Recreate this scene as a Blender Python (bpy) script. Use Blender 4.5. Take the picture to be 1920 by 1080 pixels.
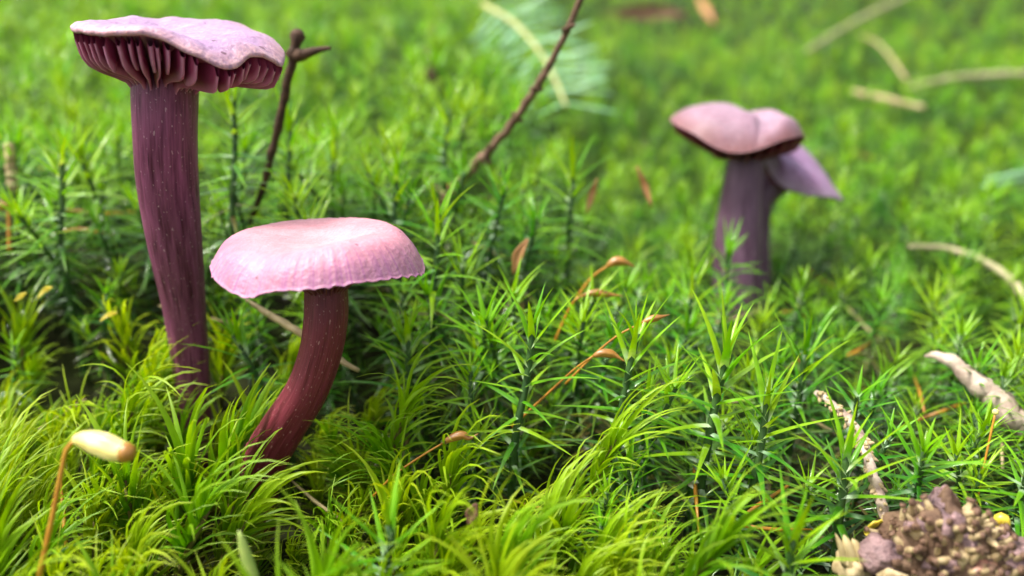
import bpy, math, random
from mathutils import Vector, Matrix, noise as mnoise
import numpy as np
random.seed(7)
U = 0.01                      # all lengths below are centimetres; meshes are written in metres
for o in list(bpy.data.objects):
    bpy.data.objects.remove(o)
SC = bpy.context.scene
COL = SC.collection
R = math.radians

# ------------------------------------------------------------------ camera
HC, PITCH, F = 8.1, R(22), 1507.0
CP, SP = math.cos(PITCH), math.sin(PITCH)
cam = bpy.data.cameras.new('camera')
cam_o = bpy.data.objects.new('camera', cam); COL.objects.link(cam_o)
cam_o.location = (0, 0, HC * U)
cam_o.rotation_euler = (R(90) - PITCH, 0, 0)
cam.sensor_width = 36.0
cam.lens = F / 1920 * 36
cam.clip_start = 0.004
cam.clip_end = 200
cam.dof.use_dof = True
cam.dof.focus_distance = 10.5 * U
cam.dof.aperture_fstop = 10.5
SC.camera = cam_o

# ------------------------------------------------------------------ sky, sun, exposure
SUN_EL, SUN_AZ = 63, 270      # azimuth: degrees clockwise from +y (away from the camera)
w = bpy.data.worlds.new('World'); SC.world = w; w.use_nodes = True
nt = w.node_tree; nt.nodes.clear()
sky = nt.nodes.new('ShaderNodeTexSky'); sky.sky_type = 'NISHITA'; sky.sun_disc = False
sky.sun_elevation = R(SUN_EL); sky.sun_rotation = R(SUN_AZ)
sky.air_density = 1.0; sky.dust_density = 6.0; sky.ozone_density = 0.6
hs = nt.nodes.new('ShaderNodeHueSaturation'); hs.inputs['Saturation'].default_value = 0.35
bg = nt.nodes.new('ShaderNodeBackground'); bg.inputs['Strength'].default_value = 0.10
wo = nt.nodes.new('ShaderNodeOutputWorld')
nt.links.new(sky.outputs[0], hs.inputs['Color']); nt.links.new(hs.outputs[0], bg.inputs['Color'])
nt.links.new(bg.outputs[0], wo.inputs['Surface'])
sun = bpy.data.lights.new('sun', 'SUN'); sun.energy = 1.5; sun.angle = R(10); sun.color = (1, .97, .92)
sun_o = bpy.data.objects.new('sun', sun); COL.objects.link(sun_o)
az = R(SUN_AZ); el = R(SUN_EL)
sd = Vector((math.sin(az) * math.cos(el), math.cos(az) * math.cos(el), math.sin(el)))
sun_o.rotation_euler = (-sd).to_track_quat('-Z', 'Y').to_euler()
vs = SC.view_settings
vs.view_transform = 'Standard'; vs.look = 'None'; vs.exposure = 1.7; vs.gamma = 1; vs.use_curve_mapping = False
SC.cycles.max_bounces = 8; SC.cycles.diffuse_bounces = 2; SC.cycles.glossy_bounces = 3
SC.cycles.transmission_bounces = 5; SC.cycles.transparent_max_bounces = 4
SC.cycles.use_denoising = True

# ------------------------------------------------------------------ small maths
def P(px, py, D):
    x = (px - 960) / F * D; v = (540 - py) / F * D
    return Vector((x, D * CP + v * SP, HC - D * SP + v * CP))
def project(p):
    d = Vector(p) - Vector((0, 0, HC))
    D = d.y * CP - d.z * SP; v = d.y * SP + d.z * CP
    return (960 + F * d.x / max(D, .1), 540 - F * v / max(D, .1), D)
def ss(t):
    t = min(1, max(0, t)); return t * t * (3 - 2 * t)
def nz(x, y, z=0.0):
    return mnoise.noise(Vector((x, y, z)))
def lerp(a, b, t): return a + (b - a) * t
def interp(tab, t):
    for (a, va), (b, vb) in zip(tab, tab[1:]):
        if t <= b:
            return lerp(va, vb, ss((t - a) / (b - a)) if False else (t - a) / (b - a)) if t > a else va
    return tab[-1][1]
def spline(tab, t):           # smooth curve through a table of (t, value)
    n = len(tab)
    if t <= tab[0][0]: return tab[0][1]
    if t >= tab[-1][0]: return tab[-1][1]
    for i in range(n - 1):
        if t <= tab[i + 1][0]:
            t0, v0 = tab[i]; t1, v1 = tab[i + 1]
            m0 = (v1 - tab[i - 1][1]) / (t1 - tab[i - 1][0]) if i > 0 else (v1 - v0) / (t1 - t0)
            m1 = (tab[i + 2][1] - v0) / (tab[i + 2][0] - t0) if i + 2 < n else (v1 - v0) / (t1 - t0)
            h = t1 - t0; s = (t - t0) / h
            return ((2*s**3 - 3*s*s + 1) * v0 + (s**3 - 2*s*s + s) * h * m0
                    + (-2*s**3 + 3*s*s) * v1 + (s**3 - s*s) * h * m1)
def periodic(tab, deg):       # the same for angles
    ext = [(a - 360, v) for a, v in tab] + list(tab) + [(a + 360, v) for a, v in tab]
    return spline(ext, deg % 360)
def smooth_path(pts, n):
    pts = [Vector(p) for p in pts]
    L = [0.0]
    for a, b in zip(pts, pts[1:]): L.append(L[-1] + max((b - a).length, 1e-5))
    tabs = [[(l, p[k]) for l, p in zip(L, pts)] for k in range(3)]
    return [Vector([spline(t, L[-1] * i / (n - 1)) for t in tabs]) for i in range(n)]

# ------------------------------------------------------------------ lie of the land (centimetres)
def soil(x, y):
    s = 0.13 * max(0.0, y - 19.0)
    if y > 62: s = 0.13 * 43 + 0.02 * min(y - 62, 300)
    s += 1.7 * ss((y - 10.2) / 4.5) * ss((2.8 - x) / 3.5)
    amp = ss((y - 11) / 8)
    s += amp * (0.55 * nz(x * .13, y * .13, 3.1) + .22 * nz(x * .35, y * .35, 8.2)) + .08 * nz(x, y, 1.)
    return s
def broom_edge(x):
    return spline([(-40, 12.4), (-9, 12.0), (-2.2, 10.9), (0, 9.7), (1.9, 8.2), (3.4, 7.0), (40, 6.6)], x) + 1.3 * nz(x * .8, 4.4)
def moss_height(x, y):        # stature of the haircap shoots
    h = lerp(2.25, 2.9, ss((2.6 - x) / 4)) + .5 * nz(x * .25, y * .25, 6)
    h += .7 * math.exp(-((x - 4.7) ** 2 + (y - 15.2) ** 2) / 2.0)
    return h * lerp(1, .9, ss((y - 25) / 20))
def on_moss(px, py, off=0.0):
    for i in range(400):
        D = 9 + i * .12
        p = P(px, py, D)
        if p.z < soil(p.x, p.y) + moss_height(p.x, p.y) * .9 + off:
            return D
    return 45

# ------------------------------------------------------------------ mesh helper
class MB:
    def __init__(s): s.v = []; s.f = []; s.uv = []; s.at = []
    def vert(s, p, uv=(0, 0), a=0.0):
        s.v.append((p[0], p[1], p[2])); s.uv.append(uv); s.at.append(a); return len(s.v) - 1
    def grid(s, rows, uvs, closed=False, a=0.0):
        idx = [[s.vert(p, u, a) for p, u in zip(r, ru)] for r, ru in zip(rows, uvs)]
        for r0, r1 in zip(idx, idx[1:]):
            n = len(r0)
            for j in range(n if closed else n - 1):
                k = (j + 1) % n
                s.f.append((r0[j], r0[k], r1[k], r1[j]))
        return idx
    def tube(s, pts, rad, seg=8, a=0.0, cap=True, wob=None, twist=0):
        pts = [Vector(p) for p in pts]; n = len(pts)
        t = [(pts[min(i + 1, n - 1)] - pts[max(i - 1, 0)]).normalized() for i in range(n)]
        up = Vector((1, 0, 0)) if abs(t[0].x) < .8 else Vector((0, 0, 1))
        nrm = (up - t[0] * up.dot(t[0])).normalized()
        rows = []; uvs = []; L = 0
        for i in range(n):
            if i: L += (pts[i] - pts[i - 1]).length
            nrm = (nrm - t[i] * nrm.dot(t[i])).normalized(); b = t[i].cross(nrm)
            r = rad[i] if hasattr(rad, '__len__') else rad
            row = []; ru = []
            for j in range(seg):
                an = 2 * math.pi * j / seg + twist * i
                rr = r * (wob(i / (n - 1), an) if wob else 1)
                row.append(pts[i] + nrm * math.cos(an) * rr + b * math.sin(an) * rr)
                ru.append((min(j, seg - j) / seg * 2, L))
            rows.append(row); uvs.append(ru)
        idx = s.grid(rows, uvs, True, a)
        if cap:
            for k, rw in ((0, idx[0]), (-1, idx[-1])):
                c = s.vert(pts[k], (0, 0 if k == 0 else L), a)
                for j in range(seg):
                    q = (rw[j], rw[(j + 1) % seg], c)
                    s.f.append(q if k else q[::-1])
        return idx
    def leaf(s, base, dfun, L, wfun, seg=5, fold=.35, side=None, a=0.0):
        p = Vector(base); rows = []; uvs = []
        for i in range(seg + 1):
            t = i / seg; d = dfun(t).normalized()
            sv = side if side is not None else d.cross(Vector((0, 0, 1)))
            sv = sv - d * sv.dot(d)
            if sv.length < 1e-4: sv = Vector((1, 0, 0))
            sv.normalize(); n = sv.cross(d)
            wd = wfun(t)
            rows.append([p - sv * wd, p - n * wd * fold, p + sv * wd]); uvs.append([(0, t), (.5, t), (1, t)])
            p = p + d * (L / seg)
        s.grid(rows, uvs, False, a)
    def mesh(s, name, mat, origin=(0, 0, 0), smooth=True):
        me = bpy.data.meshes.new(name)
        o = Vector(origin)
        me.from_pydata([((x - o.x) * U, (y - o.y) * U, (z - o.z) * U) for x, y, z in s.v], [], s.f)
        uvl = me.uv_layers.new(name='UVMap')
        li = np.empty(len(me.loops), dtype=np.int32); me.loops.foreach_get('vertex_index', li)
        uvl.data.foreach_set('uv', np.array(s.uv, dtype=np.float32)[li].ravel())
        at = me.attributes.new('age', 'FLOAT', 'POINT'); at.data.foreach_set('value', np.array(s.at, dtype=np.float32))
        if smooth: me.polygons.foreach_set('use_smooth', [True] * len(me.polygons))
        me.materials.append(mat); me.update()
        return me
    def build(s, name, mat, parent=None, origin=None, smooth=True):
        if origin is None:
            p = parent; origin = Vector((0, 0, 0))
            while p is not None:
                origin += Vector(p.location) / U; p = p.parent
        me = s.mesh(name, mat, origin, smooth)
        o = bpy.data.objects.new(name, me); COL.objects.link(o)
        if parent is not None: o.parent = parent
        else: o.location = Vector(origin) * U
        return o
def empty(name, loc, label, cat, group=None):
    o = bpy.data.objects.new(name, None); COL.objects.link(o); o.location = Vector(loc) * U
    o.empty_display_size = .005
    return tag(o, label, cat, group)
def tag(o, label, cat, group=None):
    o['label'] = label; o['category'] = cat
    if group: o['group'] = group
    return o

# ------------------------------------------------------------------ materials
def new_mat(name):
    m = bpy.data.materials.new(name); m.use_nodes = True
    t = m.node_tree; b = t.nodes['Principled BSDF']
    return m, t, b
def node(t, typ, **kw):
    n = t.nodes.new(typ)
    for k, v in kw.items(): setattr(n, k, v)
    return n
def ramp(t, fac, stops):
    r = node(t, 'ShaderNodeValToRGB')
    els = r.color_ramp.elements
    while len(els) < len(stops): els.new(.5)
    for e, (p, c) in zip(els, stops):
        e.position = p; e.color = tuple(c) + (1,) if len(c) == 3 else c
    t.links.new(fac, r.inputs[0]); return r.outputs[0]
def mixc(t, fac, a, b, mode='MIX'):
    n = node(t, 'ShaderNodeMix', data_type='RGBA', blend_type=mode)
    for sock, val in ((n.inputs[0], fac), (n.inputs[6], a), (n.inputs[7], b)):
        if hasattr(val, 'is_linked') or hasattr(val, 'links'): t.links.new(val, sock)
        else: sock.default_value = val if not isinstance(val, tuple) else (val + (1,) if len(val) == 3 else val)
    return n.outputs[2]
def math_(t, op, a, b=None, c=None, clamp=False):
    n = node(t, 'ShaderNodeMath', operation=op, use_clamp=clamp)
    for i, v in enumerate((a, b, c)):
        if v is None: continue
        if hasattr(v, 'links'): t.links.new(v, n.inputs[i])
        else: n.inputs[i].default_value = v
    return n.outputs[0]
def noise_(t, vec, scale, detail=3, rough=.55):
    n = node(t, 'ShaderNodeTexNoise'); n.inputs['Scale'].default_value = scale
    n.inputs['Detail'].default_value = detail; n.inputs['Roughness'].default_value = rough
    if vec is not None: t.links.new(vec, n.inputs['Vector'])
    return n.outputs[0]
def uvmap(t, sx=1, sy=1, off=0):
    u = node(t, 'ShaderNodeTexCoord'); m = node(t, 'ShaderNodeMapping')
    m.inputs['Scale'].default_value = (sx, sy, 1); m.inputs['Location'].default_value = (off, off * .7, 0)
    t.links.new(u.outputs['UV'], m.inputs[0]); return m.outputs[0]
def bump_(t, b, h, strength, dist):
    n = node(t, 'ShaderNodeBump'); n.inputs['Strength'].default_value = strength; n.inputs['Distance'].default_value = dist
    t.links.new(h, n.inputs['Height']); t.links.new(n.outputs[0], b.inputs['Normal'])

def leaf_mat(name, young, mid, old, tipc, rough=.36, spec=.5, trans=.38, patch=(1.1, 1.0, .7), wet=0):
    m, t, b = new_mat(name)
    uv = node(t, 'ShaderNodeTexCoord'); sep = node(t, 'ShaderNodeSeparateXYZ'); t.links.new(uv.outputs['UV'], sep.inputs[0])
    age = node(t, 'ShaderNodeAttribute', attribute_name='age')
    oi = node(t, 'ShaderNodeObjectInfo'); geo = node(t, 'ShaderNodeNewGeometry')
    wn = noise_(t, geo.outputs['Position'], 28, 2)
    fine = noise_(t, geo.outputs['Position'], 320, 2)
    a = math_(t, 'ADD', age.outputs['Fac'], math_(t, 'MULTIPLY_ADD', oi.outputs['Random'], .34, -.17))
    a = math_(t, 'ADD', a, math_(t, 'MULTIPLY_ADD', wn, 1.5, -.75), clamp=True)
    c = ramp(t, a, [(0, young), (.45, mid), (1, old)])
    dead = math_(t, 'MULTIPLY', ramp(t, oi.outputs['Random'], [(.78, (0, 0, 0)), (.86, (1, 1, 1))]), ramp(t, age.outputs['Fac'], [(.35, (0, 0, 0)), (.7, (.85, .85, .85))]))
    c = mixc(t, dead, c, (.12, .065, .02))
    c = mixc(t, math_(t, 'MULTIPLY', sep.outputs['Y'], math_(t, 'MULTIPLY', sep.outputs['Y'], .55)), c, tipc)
    if wet:      # whitish sheathing leaf bases, painted pale in spots to stand for white glints
        c = mixc(t, math_(t, 'MULTIPLY', ramp(t, sep.outputs['Y'], [(.06, (1, 1, 1)), (.26, (0, 0, 0))]), ramp(t, fine, [(.48, (0, 0, 0)), (.60, (.75, .75, .75))])), c, (.55, .66, .50))
    hs = node(t, 'ShaderNodeHueSaturation'); t.links.new(c, hs.inputs['Color'])
    t.links.new(math_(t, 'MULTIPLY_ADD', oi.outputs['Random'], .035, .4825), hs.inputs['Hue'])
    t.links.new(math_(t, 'MULTIPLY_ADD', fine, .9, .55), hs.inputs['Value'])
    c = hs.outputs[0]
    t.links.new(c, b.inputs['Base Color'])
    b.inputs['Roughness'].default_value = rough; b.inputs['Specular IOR Level'].default_value = spec
    t.links.new(math_(t, 'MULTIPLY', ramp(t, age.outputs['Fac'], [(.15, (.25,) * 3), (.65, (1, 1, 1))]), wet), b.inputs['Coat Weight'])
    b.inputs['Coat Roughness'].default_value = .06
    tr = node(t, 'ShaderNodeBsdfTranslucent')
    tc = mixc(t, 1.0, c, patch, 'MULTIPLY'); t.links.new(tc, tr.inputs['Color'])
    mx = node(t, 'ShaderNodeMixShader'); mx.inputs[0].default_value = trans
    t.links.new(b.outputs[0], mx.inputs[1]); t.links.new(tr.outputs[0], mx.inputs[2])
    t.links.new(mx.outputs[0], t.nodes['Material Output'].inputs['Surface'])
    return m
M_HAIR = leaf_mat('haircap_leaf', (.20, .42, .002), (.050, .215, .003), (.006, .042, .009), (.21, .40, .004), rough=.42, spec=.25, trans=.32, patch=(1.35, 1.2, .15), wet=.85)  # dark lower leaves; mid and old tones deepened to paint shade into the gaps
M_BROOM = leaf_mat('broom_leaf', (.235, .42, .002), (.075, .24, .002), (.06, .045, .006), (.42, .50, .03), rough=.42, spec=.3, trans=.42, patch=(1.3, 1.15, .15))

def simple_mat(name, c1, c2, scale, rough=.6, spec=.3, bump=.3, bd=.0003, sss=0, detail=5, mid=.5):
    m, t, b = new_mat(name)
    tc = node(t, 'ShaderNodeTexCoord')
    n = noise_(t, tc.outputs['Object'], scale, detail, .62)
    t.links.new(ramp(t, n, [(mid - .18, c1), (mid + .18, c2)]), b.inputs['Base Color'])
    b.inputs['Roughness'].default_value = rough; b.inputs['Specular IOR Level'].default_value = spec
    if sss:
        b.inputs['Subsurface Weight'].default_value = sss; b.inputs['Subsurface Radius'].default_value = (.002, .0012, .0008); b.inputs['Subsurface Scale'].default_value = 1
    if bump: bump_(t, b, n, bump, bd)
    return m
M_STEM = simple_mat('moss_stem', (.015, .05, .012), (.05, .11, .02), 400, .5)
M_BSTEM = simple_mat('broom_stem', (.10, .05, .02), (.16, .16, .03), 300, .7)
M_SOIL = simple_mat('soil', (.012, .010, .005), (.035, .045, .012), 90, .9, .1, .8, .002)
M_TWIG = simple_mat('dark_twig_bark', (.02, .011, .007), (.10, .052, .028), 500, .75, .25, .8, .0003)
M_TWIG2 = simple_mat('brown_twig_bark', (.07, .035, .02), (.20, .12, .07), 500, .7, .3, .8, .0003)
M_PALE = simple_mat('pale_wood', (.20, .18, .09), (.40, .36, .20), 350, .7, .3, .5, .0003)
M_BARK = simple_mat('pale_flaky_bark', (.15, .09, .07), (.60, .49, .38), 300, .7, .3, .8, .0006)
M_STRAW = simple_mat('straw', (.26, .19, .08), (.48, .38, .19), 300, .5, .4, .2)
M_SETA = simple_mat('seta', (.34, .13, .010), (.48, .24, .02), 250, .4, .5, .1)
M_CAPS = simple_mat('ripe_capsule', (.20, .08, .015), (.40, .19, .03), 500, .35, .6, .2)
M_CAPSY = simple_mat('yellow_capsule', (.62, .52, .13), (.85, .74, .32), 350, .4, .5, .15, sss=.25)
M_ORANGE = simple_mat('dead_leaf', (.26, .10, .025), (.48, .25, .10), 300, .55, .4, .3)
M_YELLOW = simple_mat('yellow_bud', (.55, .42, .03), (.75, .58, .06), 250, .35, .6, .1, sss=.2)
M_BROWNLEAF = simple_mat('brown_litter', (.10, .045, .03), (.26, .13, .08), 150, .7, .3, .5)
M_NEEDLE = simple_mat('fir_needle', (.10, .27, .11), (.22, .38, .20), 150, .5, .3, .1)
M_SPINE = simple_mat('fir_spine', (.36, .38, .13), (.50, .47, .20), 200, .6, .3, .2)
M_BLADE = simple_mat('needle_blade', (.18, .30, .06), (.40, .45, .12), 150, .4, .5, .1)
M_PEG = simple_mat('needle_peg', (.22, .15, .06), (.66, .52, .30), 500, .6, .3, .4)
M_PEGTOP = simple_mat('needle_scar', (.07, .035, .022), (.24, .14, .085), 600, .6, .3, .3)
M_CORE = simple_mat('bark_core', (.045, .022, .014), (.18, .11, .065), 350, .75, .25, 1, .0008)
M_FLAKE = simple_mat('purple_bark_flake', (.035, .016, .02), (.36, .22, .21), 420, .5, .5, 1, .0015)
M_DROP, _t, _b = new_mat('water_drop'); _b.inputs['Transmission Weight'].default_value = 1; _b.inputs['Roughness'].default_value = .02; _b.inputs['IOR'].default_value = 1.33

def mush_sss(b, wt=.35):
    b.inputs['Subsurface Weight'].default_value = wt
    b.inputs['Subsurface Radius'].default_value = (.0018, .0008, .001)
    b.inputs['Subsurface Scale'].default_value = 1.0
def stem_mat(name, dark, light, speck, streak=1.0):
    m, t, b = new_mat(name)
    v1 = uvmap(t, 9, 1.1); v2 = uvmap(t, 34, 1.6, 3.3); v3 = uvmap(t, 34, 15, 7.7)
    n1 = noise_(t, v1, 1, 4); n2 = noise_(t, v2, 1, 3); n3 = noise_(t, v3, 1.0, 1, .4)
    f = math_(t, 'ADD', math_(t, 'MULTIPLY', n1, .65), math_(t, 'MULTIPLY', n2, .5))
    c = ramp(t, f, [(.40, dark), (.74, light)])
    # short dark splits and pale flecks of pruina
    v4 = uvmap(t, 26, 1.5, 11.0); n4 = noise_(t, v4, 1, 1, .3)
    c = mixc(t, ramp(t, n4, [(.70, (0, 0, 0)), (.76, (.8, .8, .8))]), c, tuple(x * .3 for x in dark))
    fl = ramp(t, n3, [(.675, (0, 0, 0)), (.74, (1, 1, 1))])
    c = mixc(t, math_(t, 'MULTIPLY', fl, .5), c, speck)
    t.links.new(c, b.inputs['Base Color'])
    b.inputs['Roughness'].default_value = .48; b.inputs['Specular IOR Level'].default_value = .35
    mush_sss(b, .2)
    bump_(t, b, f, .55, .0004)
    return m
def cap_mat(name, centre, edge, rim, grain=.35, stri=0.0, stric=(.3, .1, .25)):
    m, t, b = new_mat(name)
    tc = node(t, 'ShaderNodeTexCoord'); sep = node(t, 'ShaderNodeSeparateXYZ'); t.links.new(tc.outputs['UV'], sep.inputs[0])
    n = noise_(t, tc.outputs['Object'], 260, 4); n2 = noise_(t, tc.outputs['Object'], 1500, 2); n3 = noise_(t, tc.outputs['Object'], 3000, 1)
    vv = math_(t, 'ADD', sep.outputs['Y'], math_(t, 'MULTIPLY_ADD', n, .22, -.11))
    c = ramp(t, vv, [(.15, centre), (.80, edge), (.985, rim)])
    c = mixc(t, ramp(t, n2, [(.36, (grain,) * 3), (.6, (0, 0, 0))]), c, tuple(x * .62 for x in edge))
    c = mixc(t, ramp(t, n3, [(.68, (0, 0, 0)), (.78, (.3, .3, .3))]), c, (.75, .62, .72))
    c = mixc(t, 1.0, c, ramp(t, noise_(t, tc.outputs['Object'], 330, 5, .65), [(.32, (.80, .74, .76)), (.60, (1, 1, 1))]), 'MULTIPLY')
    sp_ = noise_(t, tc.outputs['Object'], 900, 0)
    c = mixc(t, ramp(t, sp_, [(.80, (0, 0, 0)), (.83, (.8, .8, .8))]), c, (.10, .04, .06))
    if stri:
        us = uvmap(t, 120, 1.2); ns = noise_(t, us, 1, 3, .6)
        k = math_(t, 'MULTIPLY', ramp(t, ns, [(.45, (0, 0, 0)), (.68, (1, 1, 1))]), ramp(t, sep.outputs['Y'], [(.60, (0, 0, 0)), (.9, (stri,) * 3)]))
        c = mixc(t, k, c, stric)
    t.links.new(c, b.inputs['Base Color'])
    b.inputs['Roughness'].default_value = .5; b.inputs['Specular IOR Level'].default_value = .35
    mush_sss(b, .2); bump_(t, b, math_(t, 'ADD', n2, math_(t, 'MULTIPLY', n, .8)), .45, .0004)
    return m
M_CAP1 = cap_mat('lilac_cap', (.36, .25, .41), (.38, .24, .39), (.50, .30, .32), .6)
M_CAP2 = cap_mat('pink_cap', (.61, .30, .325), (.54, .24, .28), (.46, .22, .31), .2, .75, (.30, .08, .26))
M_CAP3 = cap_mat('mauve_cap', (.34, .225, .29), (.28, .165, .21), (.22, .09, .09), .4)
M_CAP4 = cap_mat('violet_cap', (.29, .17, .31), (.31, .18, .30), (.40, .28, .38), .4)
M_STEM1 = stem_mat('purple_stem', (.055, .005, .022), (.24, .065, .135), (.50, .34, .36))
M_STEM2 = stem_mat('maroon_stem', (.085, .006, .012), (.19, .028, .045), (.55, .30, .28))
M_STEM3 = stem_mat('violet_stem', (.055, .018, .038), (.15, .078, .125), (.34, .25, .28))
def gill_mat(name, face, edge):
    m, t, b = new_mat(name)
    tc = node(t, 'ShaderNodeTexCoord'); sep = node(t, 'ShaderNodeSeparateXYZ'); t.links.new(tc.outputs['UV'], sep.inputs[0])
    e = math_(t, 'SUBTRACT', 1.0, math_(t, 'MULTIPLY', math_(t, 'ABSOLUTE', math_(t, 'SUBTRACT', sep.outputs['X'], .5)), 4.0), clamp=True)
    n = noise_(t, tc.outputs['Object'], 400, 3)
    e = math_(t, 'MULTIPLY', e, math_(t, 'MULTIPLY_ADD', n, 1.2, .2), clamp=True)
    t.links.new(mixc(t, e, face, edge), b.inputs['Base Color'])
    b.inputs['Roughness'].default_value = .45; b.inputs['Specular IOR Level'].default_value = .35; mush_sss(b, .25)
    return m
M_GILL = gill_mat('gill', (.16, .016, .050), (.44, .20, .30))
M_GILL2 = gill_mat('dark_gill', (.09, .010, .022), (.18, .05, .07))

# ------------------------------------------------------------------ ground
g = MB(); xs = [-2000, -600, -200, -100] + [-60 + 2 * i for i in range(61)] + [100, 200, 600, 2000]
ys = [-2000, -500, -100, -30, -10] + [-4 + 1.5 * i for i in range(60)] + [95, 120, 200, 600, 2000]
g.grid([[(x, y, soil(x, y) - .05) for x in xs] for y in ys], [[(x, y) for x in xs] for y in ys])
go = g.build('ground', M_SOIL); go['kind'] = 'structure'

# ------------------------------------------------------------------ mushrooms
def make_mushroom(name, label, C, Rfun, zfun, dome, flesh, edge, s_stem, tilt, path, radii, mcap, mstem, mgill,
                  n_gill=40, short=True, lip=.035, seed=1, thick=1.0):
    rnd = random.Random(seed)
    root = empty(name, path[-1], label, 'mushroom')
    C = Vector(C); NT = 144
    off = Vector(path[1]) - C; off.z = 0
    def W(s, deg, z):
        a = R(deg); r = Rfun(deg) * s
        return C + off * max(0, 1 - s) / (1 - s_stem) * .95 + tilt @ Vector((r * math.cos(a), r * math.sin(a), zfun(deg) * s ** 2.2 + z))
    m = MB(); rows = []; uvs = []
    degs = [360 * j / NT for j in range(NT)]
    for s in [0.002, .1, .2, .3, .4, .5, .6, .7, .78, .85, .9, .94, .97, .99, 1.0]:
        rows.append([W(s, d, dome(s, d)) for d in degs]); uvs.append([(min(d, 360 - d) / 180, s) for d in degs])
    for s_, k_ in ((1.008, .22), (1.011, .5), (1.006, .8)):
        rows.append([W(s_, d, dome(1, d) - lip * k_) for d in degs]); uvs.append([(min(d, 360 - d) / 180, 1) for d in degs])
    for s in [.985, .94, .88, .8, .7, .6, .5, .4, .32]:
        if s < s_stem * .9: break
        rows.append([W(s, d, min(dome(s, d) - lip, interp(flesh, s))) for d in degs]); uvs.append([(min(d, 360 - d) / 180, .99) for d in degs])
    m.grid(rows, uvs, True)
    cap = m.build('cap', mcap, root)
    cap.data.materials.append(mgill)
    cap.data.polygons.foreach_set('material_index', [0 if i < 18 * NT else 1 for i in range(len(cap.data.polygons))])
    def gill(deg, s0, s1):
        b = MB(); n = 12; ph = rnd.random() * 9; wav = rnd.uniform(.4, 1.0)
        th = .026 * thick * rnd.uniform(.8, 1.3); dd = rnd.uniform(.92, 1.06)
        def dg(s): return deg + wav * 2.2 * math.sin(s * 7 + ph) * (1.1 - s)
        L = []; K = []
        for side in (-1, 1):
            top = []; mid = []; bot = []
            for i in range(n + 1):
                s = lerp(s1, s0, i / n)
                zt = min(dome(s, deg) - lip, interp(flesh, s)) + .03
                ze = interp(edge, s) * dd
                if s0 > s_stem + .1:      # short gill tapers out
                    ze = lerp(zt - .01, ze, ss((s - s0) / (s1 - s0) * 2.2))
                ze = min(ze, zt - .012)
                da = math.degrees(th / max(.2, Rfun(deg) * s))
                sw = .10 * math.sin(s * 9 + ph)
                top.append(W(s, dg(s) + side * da * .9, zt)); mid.append(W(s, dg(s) + side * da * .75 + sw * 8 * .3, lerp(zt, ze, .6)))
                bot.append(W(s, dg(s) + side * da * .35 + sw * 8 * .6, ze))
            L.append((top, mid, bot))
        (t0, m0, b0), (t1, m1, b1) = L
        rows = [t0, m0, b0, b1, m1, t1]
        b.grid(rows, [[(i / 5, k / n) for k in range(n + 1)] for i in range(6)])
        return b.build('gill', mgill, cap)
    for k in range(n_gill):
        d = 360 * (k + rnd.uniform(-.22, .22)) / n_gill
        gill(d, s_stem * .93, .985)
        if short: gill(d + 180 / n_gill, rnd.uniform(.55, .75), .985)
    # stem
    n = 60
    pts = smooth_path(path, n)
    cl = [0.0]
    for a_, b_ in zip(path, path[1:]): cl.append(cl[-1] + (Vector(b_) - Vector(a_)).length)
    tab = [(l / cl[-1], r) for l, r in zip(cl, radii)]
    st = MB()
    st.tube(pts, [spline(tab, i / (n - 1)) for i in range(n)], 40,
            wob=lambda t, a: 1 + .05 * nz(math.cos(a) * 1.2 + seed, math.sin(a) * 1.2, t * 3) + .02 * nz(math.cos(a) * 7 + seed, math.sin(a) * 7, t * 2.5))
    st.build('stem', mstem, root)
    return root
def tiltm(x=0, y=0): return Matrix.Rotation(R(x), 3, 'X') @ Matrix.Rotation(R(y), 3, 'Y')

# tall mushroom
D1 = 10.8
z1 = [(0, -.30), (25, -.12), (55, .04), (90, .14), (130, .17), (160, .16), (180, .15), (215, .13), (245, .11), (268, .12), (284, .06), (298, -.10), (311, -.27), (318, -.25), (332, -.14), (348, -.24)]
r1 = [(0, 1.34), (50, 1.26), (90, 1.28), (140, 1.28), (180, 1.27), (225, 1.28), (262, 1.20), (285, 1.12), (312, 1.30), (330, 1.28)]
tall_path = [P(312, 118, 10.75), P(310, 165, 10.85), P(311, 250, 11.0), P(316, 350, 11.35), P(330, 470, 11.8), P(345, 570, 12.2), P(358, 680, 12.6), P(366, 790, 12.95), P(368, 900, 13.2)]
tall_path[-1].z = min(tall_path[-1].z, .3)
make_mushroom('mushroom', 'tall lilac mushroom on a long purple stem, its wavy rim lifted to show the gills', P(338, 68, D1),
    lambda d: periodic(r1, d) * (1 + .012 * nz(d * .09, 2.0)), lambda d: periodic(z1, d) + .014 * nz(d * .12, 5),
    lambda s, d: spline([(0, .02), (.3, .05), (.6, .10), (.82, .10), (.94, .05), (1, 0), (1.1, -.05)], s) + .05 * nz(math.cos(R(d)) * s * 2.6, math.sin(R(d)) * s * 2.6, 3) + .02 * nz(math.cos(R(d)) * s * 7, math.sin(R(d)) * s * 7, 5),
    [(.25, -.42), (.31, -.36), (.5, -.24), (.75, -.14), (.95, -.06), (1, -.04)],
    [(.25, -.80), (.31, -.68), (.40, -.57), (.55, -.53), (.72, -.50), (.86, -.45), (.94, -.37), (.975, -.25), (1, -.06)],
    .30, tiltm(-2, 1), tall_path,
    [.39, .42, .41, .41, .375, .315, .275, .26, .25], M_CAP1, M_STEM1, M_GILL, n_gill=27, seed=3, thick=1.5, lip=.075)

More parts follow.
